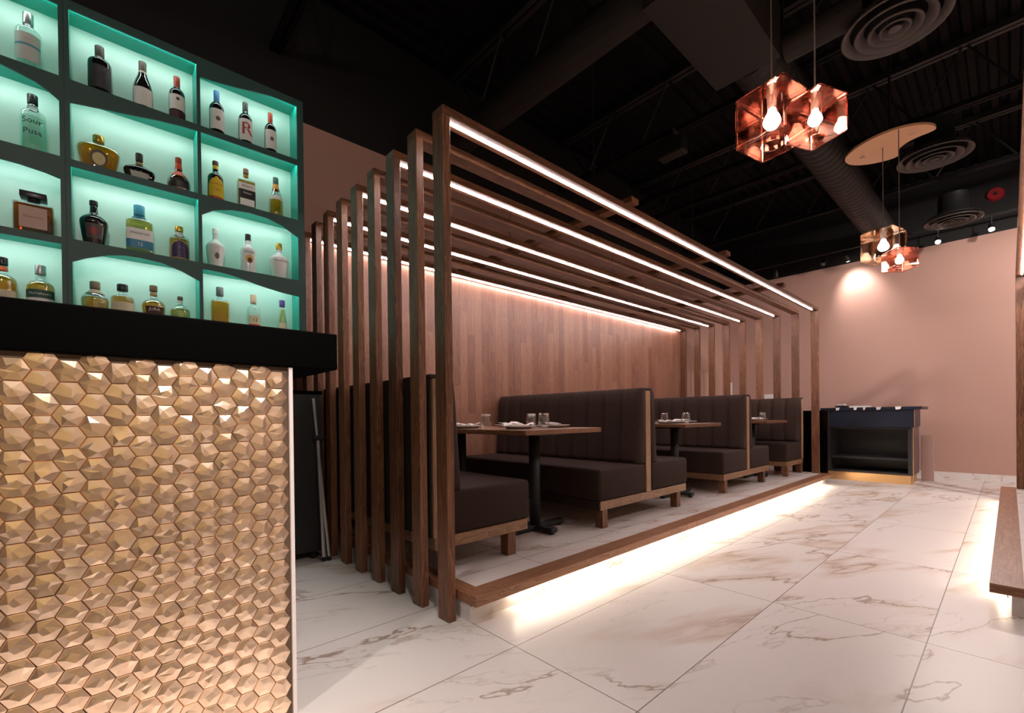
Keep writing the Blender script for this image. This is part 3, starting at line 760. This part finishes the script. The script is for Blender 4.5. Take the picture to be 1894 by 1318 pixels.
# ------------------------------------------------------------------ bottles
PROF = {
 'wine':   [(0, .90), (.015, 1), (.60, 1), (.66, .93), (.71, .72), (.755, .46), (.80, .37), (1, .35)],
 'sloped': [(0, .93), (.015, 1), (.42, 1), (.55, .86), (.66, .62), (.75, .42), (.82, .36), (1, .34)],
 'spirit': [(0, .94), (.012, 1), (.62, 1), (.67, .97), (.71, .82), (.74, .52), (.76, .38), (1, .35)],
 'tall':   [(0, .9), (.012, 1), (.56, 1), (.62, .95), (.67, .75), (.71, .45), (.75, .36), (1, .34)],
 'square': [(0, .97), (.01, 1), (.70, 1), (.72, .96), (.735, .4), (.78, .28), (1, .28)],
 'flask':  [(0, .74), (.02, .78), (.3, .90), (.52, 1), (.64, .99), (.72, .80), (.76, .42), (.78, .24), (1, .23)],
 'squat':  [(0, .62), (.03, .72), (.22, .95), (.36, 1), (.46, .93), (.54, .6), (.6, .25), (.66, .2), (1, .18)],
 'bell':   [(0, .8), (.02, .88), (.2, 1), (.34, .96), (.46, .75), (.55, .4), (.66, .3), (.78, .26), (1, .24)],
 'urn':    [(0, .68), (.015, .72), (.3, .9), (.5, 1), (.58, .96), (.66, .62), (.70, .36), (.75, .27), (1, .27)],
 'pot':    [(0, .66), (.015, .7), (.3, .92), (.52, 1), (.62, .93), (.72, .62), (.79, .3), (.84, .24), (1, .24)],
 'cone':   [(0, .9), (.012, 1), (.3, .98), (.55, .84), (.72, .62), (.80, .52), (1, .50)],
}
def interp(prof, f):
    for (a, ra), (b, rb) in zip(prof, prof[1:]):
        if f <= b: return ra+(rb-ra)*(f-a)/(b-a+1e-9)
    return prof[-1][1]
def smooth_prof(pr, it=2):
    for _ in range(it):
        q = [pr[0]]
        for (a, ra), (b, rb) in zip(pr, pr[1:]):
            q += [(a*.75+b*.25, ra*.75+rb*.25), (a*.25+b*.75, ra*.25+rb*.75)]
        q.append(pr[-1]); pr = q
    return pr
def bottle(y, row, H, W, kind, glass, cap, label, labels=(), texts=(), dep=1., n=2., capf=.82, capr=1.12, liquid=None, capbox=None, group=None, neckband=None):
    z0 = ZF[row]+.0006; xc = -3.478; o = (xc, y, z0)
    t = thing('bottle', label, 'bottle', o, 'bottles on the lit shelves'); pr = smooth_prof(PROF[kind]); w = W/2; d = min(w*dep, .075)
    def ex(f):  # cross-section turns round towards the neck
        r = interp(pr, f); return n if r > .75 else 2+(n-2)*max(0, (r-.4)/.35)
    def R(f):
        r = interp(pr, f); rn = .36
        dd = d*r if r > rn else min(d, w)*r
        k = max(0, min(1, (r-rn)/(.75-rn)))
        return w*r, (d*r)*k+min(w, d if dep < .7 else w)*r*(1-k) if dep < 1 else w*r
    def ring(bm, f, s=1., add=0.):
        rw, rd = R(f); rw = rw*s+add; rd = rd*s+add; e = ex(f)
        return [bm.verts.new((rd*math.copysign(abs(math.cos(a))**(2/e), math.cos(a)), rw*math.copysign(abs(math.sin(a))**(2/e), math.sin(a)), f*H)) for a in [2*PI*i/32 for i in range(32)]]
    def loft(name, fs, mat, s=1., par=t, top=True):
        bm = BM(); rs = [ring(bm, f, s) for f in fs]
        for a, b in zip(rs, rs[1:]):
            for i in range(32): bm.faces.new((a[i], a[(i+1) % 32], b[(i+1) % 32], b[i]))
        bm.faces.new(rs[0][::-1])
        if top: bm.faces.new(rs[-1])
        return done(name, bm, mat, par, True)
    fs = [f for f, _ in pr if f <= capf]+[capf]
    opaque = isinstance(glass, bpy.types.Material)
    gm = glass if opaque else M['clear'] if liquid else glassmat(glass)
    body = loft('glass_body', fs, gm)
    if liquid:
        top, c = liquid; fl = [f for f, _ in pr if .012 < f < top]+[top]
        loft('liquid', fl, glassmat(c), .93)
    cm = colmat(*cap) if isinstance(cap[0], tuple) else colmat(cap)
    bm = BM(); rw = w*interp(pr, .95)*capr
    if capbox:
        cw_, cd_, f0 = capbox; box(bm, (-cd_/2, -cw_/2, f0*H), (cd_/2, cw_/2, H), .003)
        tube(bm, (0, 0, capf*H), (0, 0, f0*H+.001), rw, 20)
    else: lathe(bm, [(0, capf*H-.0005), (rw*.98, capf*H-.0005), (rw, capf*H+.003), (rw, H-.003), (rw*.93, H), (0, H)], n=24)
    done('cap', bm, cm, t, True)
    if neckband:
        f0, f1, c = neckband; bm = BM(); a, b = ring(bm, f0, 1., .0009), ring(bm, f1, 1., .0009); m_ = ring(bm, (f0+f1)/2, 1., .0009)
        for p_, q_ in ((a, m_), (m_, b)):
            for i in range(32): bm.faces.new((p_[i], p_[(i+1) % 32], q_[(i+1) % 32], q_[i]))
        done('neck_band', bm, colmat(c), t, True)
    def surf(yv, z, off):
        f = max(0, min(1, z/H)); rw, rd = R(f); e = ex(f); q = min(.999, abs(yv)/rw)
        return (rd*(1-q**e)**(1/e)+off, yv, z)
    carrier = body
    for li, (f0, f1, wf, c, *shp) in enumerate(labels):
        bm = BM(); rows = []
        K = 8; J = 14
        for k in range(K+1):
            f = f0+(f1-f0)*k/K; hw = w*interp(pr, f)*wf
            if shp and shp[0] == 'arch' and k > K*.55: hw *= math.sqrt(max(.02, 1-((k/K-.55)/.45)**2))
            if shp and shp[0] == 'oval': hw *= math.sqrt(max(.03, 1-(2*k/K-1)**2))
            rows.append([bm.verts.new(surf(-hw+2*hw*j/J, f*H, .0008+.0006*li)) for j in range(J+1)])
        for a, b in zip(rows, rows[1:]):
            for j in range(J): bm.faces.new((a[j], a[j+1], b[j+1], b[j]))
        lo = done('label', bm, colmat(c, .45), t, True)
        if li == 0: carrier = lo
    for (s, f, size, c) in texts:
        me = text_mesh(s, size)
        for v in me.vertices:
            a, b = v.co.x, v.co.y+f*H
            v.co = Vector(surf(a, b, .0014+.0006*len(labels)))
        ob = link('lettering', me, colmat(c, .5), carrier)
    return t
CL = (.90, .96, .94); DK = principled('dark_bottle_glass', (.010, .010, .009), .08, coat=.5); WT = principled('white_ceramic_bottle', (.78, .80, .79), .2, coat=.4)
AMB = (.96, .58, .16); GLD = (.98, .60, .15); GRN = (.84, .72, .36); BRN = (.72, .32, .12)
BK = (.01, .01, .012); WH = (.88, .87, .85); CR = (.72, .66, .48); SIL = ((.55, .55, .55), .3, .8); GC = ((.65, .42, .08), .3, .8)
bottle(-.25, 1, .308, .106, 'spirit', CL, SIL, 'clear bottle with silver cap and pale label, blue band', [(.12, .58, .88, (.66, .72, .70)), (.36, .40, .88, (.15, .45, .62))], [('- --- -', .48, .02, (.3, .33, .33)), ('-- - --', .43, .012, (.3, .33, .33))], capf=.80)
bottle(-.238, 2, .313, .104, 'spirit', CL, BK, 'clear bottle with black cap and scrawled black lettering', [], [('Sour', .50, .040, BK), ('Puss', .32, .040, BK)], capf=.84, liquid=(.6, (.86, .97, .90)), neckband=(.76, .80, (.3, .3, .3)))
bottle(-.24, 3, .221, .156, 'square', CL, BK, 'square amber bottle with large square black stopper', [(.12, .62, .66, (.55, .36, .29))], [('Disaronno', .38, .017, (.2, .1, .07))], dep=.6, n=9, capf=.80, liquid=(.70, BRN), capbox=(.10, .07, .86))
bottle(-.356, 4, .287, .11, 'tall', CL, BK, 'yellow whisky bottle with orange neck band at the left edge', [(.10, .40, .9, CR)], [('- -- -', .3, .02, (.2, .12, .05))], liquid=(.66, GLD), capf=.86, neckband=(.77, .83, (.75, .14, .03)))
bottle(-.22, 4, .275, .112, 'tall', CL, ((.45, .45, .45), .3, .7), 'whisky bottle with grey cap and dark green and white label', [(.06, .42, .94, WH), (.34, .50, .94, (.03, .09, .07))], [("McClelland's", .42, .016, WH)], liquid=(.66, GLD), capf=.82)
bottle(.029, 1, .283, .105, 'spirit', DK, ((.08, .06, .055), .4), 'black bottle with grey label on the top shelf', [(.10, .55, .9, (.05, .05, .055))], [('- --- -', .48, .02, (.3, .33, .33)), ('-- - --', .43, .012, (.3, .33, .33))], capf=.78)
bottle(.219, 1, .294, .097, 'sloped', DK, ((.14, .10, .08), .4), 'dark sloped wine bottle with white label and grey neck', [(.06, .42, .95, WH)], [('- -- -', .28, .016, (.3, .25, .25)), ('--- --', .22, .010, (.3, .25, .25))], capf=.80, neckband=(.76, .80, CR))
bottle(.384, 1, .288, .084, 'wine', DK, ((.42, .05, .03), .35), 'wine bottle with red cap and white label, middle column', [(.24, .56, .95, WH), (.06, .22, .95, (.07, .02, .03)), (.43, .50, .22, (.1, .08, .08), 'oval')], [('- --- -', .38, .012, (.3, .25, .25)), ('-- --', .33, .010, (.3, .25, .25))], capf=.76)
bottle(.019, 2, .201, .191, 'flask', CL, GC, 'wide crown shaped amber bottle with gold cap', [(.08, .56, .42, (.06, .03, .02), 'oval'), (.14, .48, .32, (.62, .50, .22), 'oval')], [('-- --', .31, .014, (.15, .08, .03))], dep=.36, n=2.6, capf=.82, capr=1.15, liquid=(.70, (.92, .52, .12)))
bottle(.197, 2, .170, .149, 'squat', DK, ((.05, .04, .02), .3), 'squat round black bottle with a black stopper', [(.10, .30, .6, (.45, .42, .38))], [], dep=.5, capf=.74, capr=1.3, neckband=(.62, .70, (.5, .38, .15)))
bottle(.386, 2, .215, .125, 'bell', CL, ((.40, .06, .03), .3), 'bell shaped brown liqueur bottle with orange ribbon', [(.08, .32, .75, (.02, .02, .02)), (.42, .58, .8, (.75, .08, .03))], [('- --- -', .22, .016, CR), ('-- --', .16, .012, CR)], capf=.86, liquid=(.5, (.5, .2, .08)), neckband=(.66, .84, (.72, .10, .04)))
bottle(-.006, 3, .256, .123, 'urn', DK, BK, 'black shouldered bottle with red neck mark and dark label', [(.14, .44, .62, (.10, .09, .09)), (.20, .38, .36, (.30, .05, .05), 'oval')], [('- --- --', .50, .02, (.4, .38, .38))], capf=.90)
bottle(.193, 3, .289, .132, 'spirit', CL, ((.05, .30, .42), .3), 'flat green whisky bottle with teal cap, white and blue label', [(.27, .50, .93, WH), (.10, .27, .93, (.03, .22, .38))], [('SINGLETON', .40, .0165, BK), ('12', .18, .026, WH)], dep=.55, n=4, capf=.80, liquid=(.68, GRN), neckband=(.74, .79, (.05, .3, .4)))
bottle(.384, 3, .218, .108, 'spirit', CL, GC, 'small whisky bottle with gold cap and purple label', [(.05, .56, .86, (.55, .38, .12), 'arch'), (.07, .54, .78, (.045, .03, .10), 'arch')], [('-- -', .36, .024, (.5, .4, .5)), ('- -- -', .22, .014, (.6, .5, .4)), ('--- --', .14, .012, (.6, .5, .4))], capf=.86, liquid=(.62, GLD), neckband=(.74, .82, (.5, .45, .4)))
bottle(-.006, 4, .195+.035, .123, 'pot', CL, ((.20, .15, .10), .4), 'round shouldered whisky bottle with brown cork, bottom middle niche', [], [], capf=.82, capr=1.55, liquid=(.6, (.92, .60, .16)), neckband=(.70, .80, (.45, .30, .2)))
bottle(.112, 4, .236, .111, 'spirit', CL, BK, 'whisky bottle with black cap and cream label', [(.10, .54, .92, CR)], [('- -- -', .44, .014, (.3, .2, .1)), ('--- --', .38, .012, (.3, .2, .1))], capf=.84, capr=1.3, liquid=(.7, (.92, .60, .16)))
bottle(.254, 4, .256, .120, 'urn', CL, ((.16, .09, .05), .4), 'waisted golden whisky bottle with dark brown label', [(.16, .48, .72, (.07, .02, .015))], [('JURA', .41, .024, WH)], capf=.86, capr=1.2, liquid=(.62, GLD), neckband=(.76, .83, (.4, .25, .1)))
bottle(.384, 4, .202+.01, .108, 'pot', CL, ((.10, .08, .06), .4), 'short round pale whisky bottle at the right of the arched niche', [], [], capf=.90, liquid=(.62, GRN), neckband=(.82, .88, CR))
bottle(.594, 1, .299, .085, 'wine', DK, ((.08, .25, .55), .35), 'wine bottle with bright blue cap', [(.12, .56, .95, WH), (.30, .40, .30, (.15, .12, .12), 'oval')], [('- --- -', .5, .012, (.3, .28, .28))], capf=.76)
bottle(.759, 1, .299, .085, 'wine', DK, ((.06, .07, .06), .4), 'wine bottle with dark cap and a red letter on white label', [(.10, .58, .95, WH)], [('R', .35, .118, (.42, .04, .03))], capf=.80)
bottle(.913, 1, .297, .076, 'wine', DK, ((.55, .07, .03), .35), 'wine bottle with orange red cap in the right column', [(.12, .56, .95, WH), (.30, .40, .30, (.15, .12, .12), 'oval')], [('- --- -', .5, .011, (.3, .28, .28))], capf=.74)
bottle(.582, 2, .267, .089, 'tall', DK, ((.10, .03, .02), .4), 'dark liqueur bottle with yellow label', [(.06, .58, .93, (.80, .55, .02), 'arch'), (.04, .10, .93, (.5, .05, .02))], [('KAHLUA', .40, .017, (.4, .05, .02)), ('Coffee', .26, .014, (.3, .08, .02))], capf=.90, neckband=(.80, .89, (.75, .50, .03)))
bottle(.757, 2, .280, .107, 'square', CL, ((.22, .12, .08), .35), 'square whisky bottle with white and black label', [(.10, .62, .93, (.02, .018, .018)), (.46, .62, .93, WH), (.08, .24, .80, WH)], [("Wiser's", .54, .021, BK), ('Deluxe', .38, .017, WH)], dep=.6, n=8, capf=.88, liquid=(.69, (.86, .58, .14)), neckband=(.80, .87, (.6, .38, .08)))
bottle(.942, 2, .285, .092, 'sloped', CL, ((.05, .12, .10), .35), 'golden brandy bottle with green cap and orange neck band', [(.42, .52, .96, WH)], [], capf=.84, liquid=(.5, (.96, .62, .16)), neckband=(.70, .83, (.75, .30, .04)))
bottle(.576, 3, .256, .108, 'urn', WT, WH, 'plain white cream liqueur bottle with white cap', [(.20, .36, .26, (.12, .12, .13), 'oval')], [('- -- --', .48, .018, (.3, .3, .3))], capf=.86)
bottle(.764, 3, .270, .092, 'tall', WT, BK, 'white rum bottle with black cap and palm picture', [(.24, .46, .5, (.75, .35, .05), 'oval'), (.25, .38, .3, (.06, .05, .03), 'oval')], [('MALIBU', .52, .018, BK)], capf=.84)
bottle(.957, 3, .255, .123, 'urn', WT, GC, 'round white bottle with gold cap and dark lettering', [], [('RumChata', .48, .019, (.12, .08, .06))], capf=.84, capr=1.25)
bottle(.596, 4, .309, .103, 'square', CL, ((.14, .15, .15), .45), 'tall square shouldered amber bottle with grey stopper, no label', [], [], dep=.7, n=6, capf=.82, capr=1.45, liquid=(.695, (.96, .60, .12)))
bottle(.791, 4, .293, .085, 'spirit', CL, ((.62, .48, .34), .5), 'clear bottle with cork and a large 12 on its label', [(.22, .50, .8, (.75, .70, .45)), (.20, .30, .8, (.6, .03, .03))], [('12', .40, .034, BK), ('-- - --', .25, .016, WH)], capf=.80, capr=1.25)
bottle(.973, 4, .285, .062, 'cone', CL, ((.10, .05, .30), .35), 'slim tapered green yellow bottle with purple cap', [(.18, .44, .9, (.72, .68, .48))], [('- --', .36, .014, (.3, .2, .1)), ('-- -', .28, .012, (.3, .2, .1))], capf=.84, liquid=(.78, (.92, .86, .50)))

# ------------------------------------------------------------------ cube pendants
def cube_pendant(x, y, zb, zt, s, ang, mat, bulbm, label, group, ceil_z, power):
    o = (x, y, zb); t = thing('cube_pendant_lamp', label, 'pendant lamp', o, group)
    h = s/2; H = zt-zb; rh = h*.42
    def sq(hs, rad):
        P = []
        for q in range(4):
            for k in range(9):
                an = PI/2*q+PI/2*k/8; cx = (hs-rad)*(1 if q in (0, 3) else -1); cy = (hs-rad)*(1 if q in (0, 1) else -1)
                P.append((cx+rad*math.cos(an), cy+rad*math.sin(an)))
            x0, y0 = P[-1]; nx = (hs-rad)*(1 if (q+1) % 4 in (0, 3) else -1); ny = (hs-rad)*(1 if (q+1) % 4 in (0, 1) else -1)
            x1, y1 = nx+rad*math.cos(PI/2*(q+1)), ny+rad*math.sin(PI/2*(q+1))
            P += [(x0+(x1-x0)*m/4, y0+(y1-y0)*m/4) for m in (1, 2, 3)]
        return P
    ref = sq(h, h*.16)
    def shell(name, mat, spec):
        bm = BM(); rings = []
        for hs, kind, z in spec:
            if kind == 'c': pts = [(hs*x/math.hypot(x, y), hs*y/math.hypot(x, y)) for x, y in ref]
            else: pts = sq(hs, max(.002, kind))
            rings.append([bm.verts.new((x*math.cos(ang)-y*math.sin(ang), x*math.sin(ang)+y*math.cos(ang), z)) for x, y in pts])
        n = len(ref)
        for a, b in zip(rings, rings[1:]):
            for i in range(n): bm.faces.new((a[i], a[(i+1) % n], b[(i+1) % n], b[i]))
        ob = done(name, bm, mat, t)
        for p in ob.data.polygons: p.use_smooth = p.area < .00012 or (p.area < .0004 and abs(p.normal.z) > .1 and abs(p.normal.z) < .9)
    cr = h*.16; e = .018
    arc = [(h-e*(1-math.sin(PI/2*k/5)), cr-e*(1-math.sin(PI/2*k/5))*.9, e*(1-math.cos(PI/2*k/5))) for k in range(6)]
    shell('glass_cube', mat, [(rh*.94, 'c', H*.09), (rh*.97, 'c', .004), (rh*1.03, 'c', 0)]+arc+[(a, c, H-z) for a, c, z in arc[::-1]]+[(h*.16, 'c', H), (h*.15, 'c', H-.02)])
    shell('inner_glass', M['innerglass'], [(rh*1.15, 'c', .012), (h*.90, cr*.8, .012), (h*.94, cr*.8, .03), (h*.94, cr*.8, H-.03), (h*.90, cr*.8, H-.012), (h*.2, 'c', H-.012)])
    bz = H*.48; br = .040*s/.25
    bm = BM(); lathe(bm, [(0, bz-br), (br*.6, bz-br*.8), (br*.95, bz-br*.3), (br, bz), (br*.85, bz+br*.5), (br*.5, bz+br*1.1), (br*.42, bz+br*1.5), (0, bz+br*1.5)], n=24)
    done('bulb', bm, bulbm, t, True)
    bm = BM(); lathe(bm, [(0, bz+br*1.5), (br*.5, bz+br*1.5), (br*.55, H-.01), (br*.8, H+.004), (br*.8, H+.02), (0, H+.025)], n=20); done('socket', bm, M['silver'], t, True)
    bm = BM(); tube(bm, (0, 0, H+.02), (0, 0, ceil_z-zb), .0036, 8); done('cord', bm, M['cord'], t)
def canopy(cx, cy, z, label):
    # half-moon plate: wide oval with a bite out of one side
    o = (cx, cy, z); t = thing('lamp_canopy', label, 'lamp canopy', o)
    pts = []
    outl = [(-.36, .03), (-.33, .16), (-.22, .27), (-.06, .33), (.04, .31), (.03, .20), (.08, .10), (.18, .04), (.30, .03), (.335, -.01), (.30, -.12), (.20, -.22), (.06, -.27), (-.10, -.25), (-.24, -.17), (-.33, -.07)]
    # smooth
    for _ in range(2):
        q = []
        for i in range(len(outl)):
            a, b = outl[i], outl[(i+1) % len(outl)]
            q += [(a[0]*.75+b[0]*.25, a[1]*.75+b[1]*.25), (a[0]*.25+b[0]*.75, a[1]*.25+b[1]*.75)]
        outl = q
    bm = BM(); prism(bm, outl, 0, .022); done('plate', bm, M['canopy'], t)
    bm = BM(); tube(bm, (0, 0, .0225), (0, 0, ZC-z-.002), .012, 12); done('stem', bm, M['blacksteel'], t)
    for a, b in ((-.22, .06), (.17, -.06)):
        mk('mounting_clip', M['silver'], t, None, boxes=[((a-.02, b-.006, -.006), (a+.02, b+.006, -.0005))])
cube_pendant(-.92, 2.90, 2.552, 2.845, .288, math.radians(34+45), M['copperglass'], M['bulb'], 'large rose glass cube pendant, nearest and highest', 'nearer pair of glass cube pendants', 3.90, 6)
cube_pendant(-.67, 2.75, 2.418, 2.622, .204, math.radians(22+45), M['copperglass'], M['bulb'], 'smaller rose glass cube pendant overlapping the large near one', 'nearer pair of glass cube pendants', 3.90, 6)
canopy(-.70, 3.0, 3.90, 'curved lamp canopy above the nearer cube pendants')
cube_pendant(-.814, 5.61, 2.468, 2.745, .277, math.radians(31+45), M['smokeglass'], M['bulb_dim'], 'smoky gold glass cube pendant, far pair, larger one', 'farther pair of glass cube pendants', 3.55, 4)
cube_pendant(-.665, 5.3625, 2.29, 2.467, .197, math.radians(87+45), M['copperglass'], M['bulb'], 'small rose glass cube pendant, far pair, lower one', 'farther pair of glass cube pendants', 3.55, 4)
canopy(-.76, 5.60, 3.55, 'warm lit curved canopy plate above the farther cube pendants')

# ------------------------------------------------------------------ added fill lights: unseen spots and tracks over aisle, right platform, behind camera
tag(mk('lighting_track', M['blacksteel'], boxes=[((-.52, -2.2, 3.70), (-.48, 1.6, 3.73))]), 'added black lighting track, out of view over the near aisle', 'lighting track')  # invented mount for the fill spots below
for i, (x, y, tx, ty2, e, sp) in enumerate(((-.5, -1.8, -1.64, -.2, 210, 50), (-.5, -.6, -.9, 2.4, 12, 80), (-.5, .6, -1.66, .2, 130, 50), (-.5, 1.4, -.3, 3.0, 15, 80))):
    track_head(x, 3.58, '%s added fill spotlight over the near aisle, counted from the rear wall' % ('first', 'second', 'third', 'fourth')[i], True, (tx, ty2, 0), e, y=y, spot=sp, trackz=3.70, group='added fill spotlights over the near aisle')  # invented heads, added to brighten the near floor and tiled counter

tag(mk('lighting_track', M['blacksteel'], boxes=[((1.58, -1.2, 3.70), (1.62, 8.6, 3.73))]), 'added black lighting track, out of view over the right hand platform', 'lighting track')  # invented mount for the fill spots on the right
for y, tg, e, sp, c, lb in ((-.9, (3.2, -.7, 1.3), 260, 75, (1, .80, .42), 'added spotlight turning the unseen right wall yellow for the tile reflections'), (1.9, (3.2, 1.7, 1.2), 200, 80, (1, .84, .74), 'added spotlight brightening the middle of the unseen right wall')):
    track_head(1.6, 3.58, lb, True, tg, e, y=y, spot=sp, trackz=3.70, group='added fill spotlights for the unseen right wall', col=c)  # added so the hexagon tiles reflect a brighter, yellower wall
for i, (y, tg, e, sp) in enumerate(((-.4, (-3.4, .4, 2.3), 120, 60), (1.0, (-1.66, .1, .7), 520, 32), (3.2, (-2.0, 4.2, .9), 90, 70), (5.0, (-3.1, 9.5, 1.5), 330, 44), (6.0, (-.6, 9.5, 1.6), 380, 90), (8.2, (-.8, 9.5, 1.7), 170, 95))):
    track_head(1.6, 3.58, 'added fill spotlight over the right platform, %s from the bar end' % ('first', 'second', 'third', 'fourth', 'fifth', 'sixth')[i], True, tg, e, y=y, spot=sp, trackz=3.70, group='added fill spotlights over the right platform')  # invented heads, added as fill for shelf, counter, booths and end wall

# ------------------------------------------------------------------ world, camera
w = bpy.data.worlds.new('World'); SC.world = w; w.use_nodes = True
w.node_tree.nodes['Background'].inputs[0].default_value = (.9, .8, .8, 1); w.node_tree.nodes['Background'].inputs[1].default_value = .02
cam = bpy.data.cameras.new('Camera'); co = bpy.data.objects.new('Camera', cam); COL.objects.link(co); SC.camera = co
yaw, pitch, roll = math.radians(47.65827), math.radians(-.29962), math.radians(-.66624)
fw = Vector((-math.sin(yaw), math.cos(yaw), 0)); r = Vector((math.cos(yaw), math.sin(yaw), 0)); u = Vector((0, 0, 1))
f2 = math.cos(pitch)*fw+math.sin(pitch)*u; u2 = math.cos(pitch)*u-math.sin(pitch)*fw
r3 = math.cos(roll)*r+math.sin(roll)*u2; u3 = math.cos(roll)*u2-math.sin(roll)*r
co.matrix_world = Matrix(((r3.x, u3.x, -f2.x, 0), (r3.y, u3.y, -f2.y, 0), (r3.z, u3.z, -f2.z, 1.0), (0, 0, 0, 1)))
cam.sensor_fit = 'HORIZONTAL'; cam.sensor_width = 36; cam.lens = 36*838.956/1894
cam.shift_x = 0; cam.shift_y = 116.737/1894
cam.clip_start = .05; cam.clip_end = 60
SC.view_settings.view_transform = 'Standard'; SC.view_settings.look = 'None'; SC.view_settings.gamma = 1; SC.view_settings.use_curve_mapping = False
SC.view_settings.exposure = 0
SC.cycles.max_bounces = 14; SC.cycles.transparent_max_bounces = 24; SC.cycles.diffuse_bounces = 5
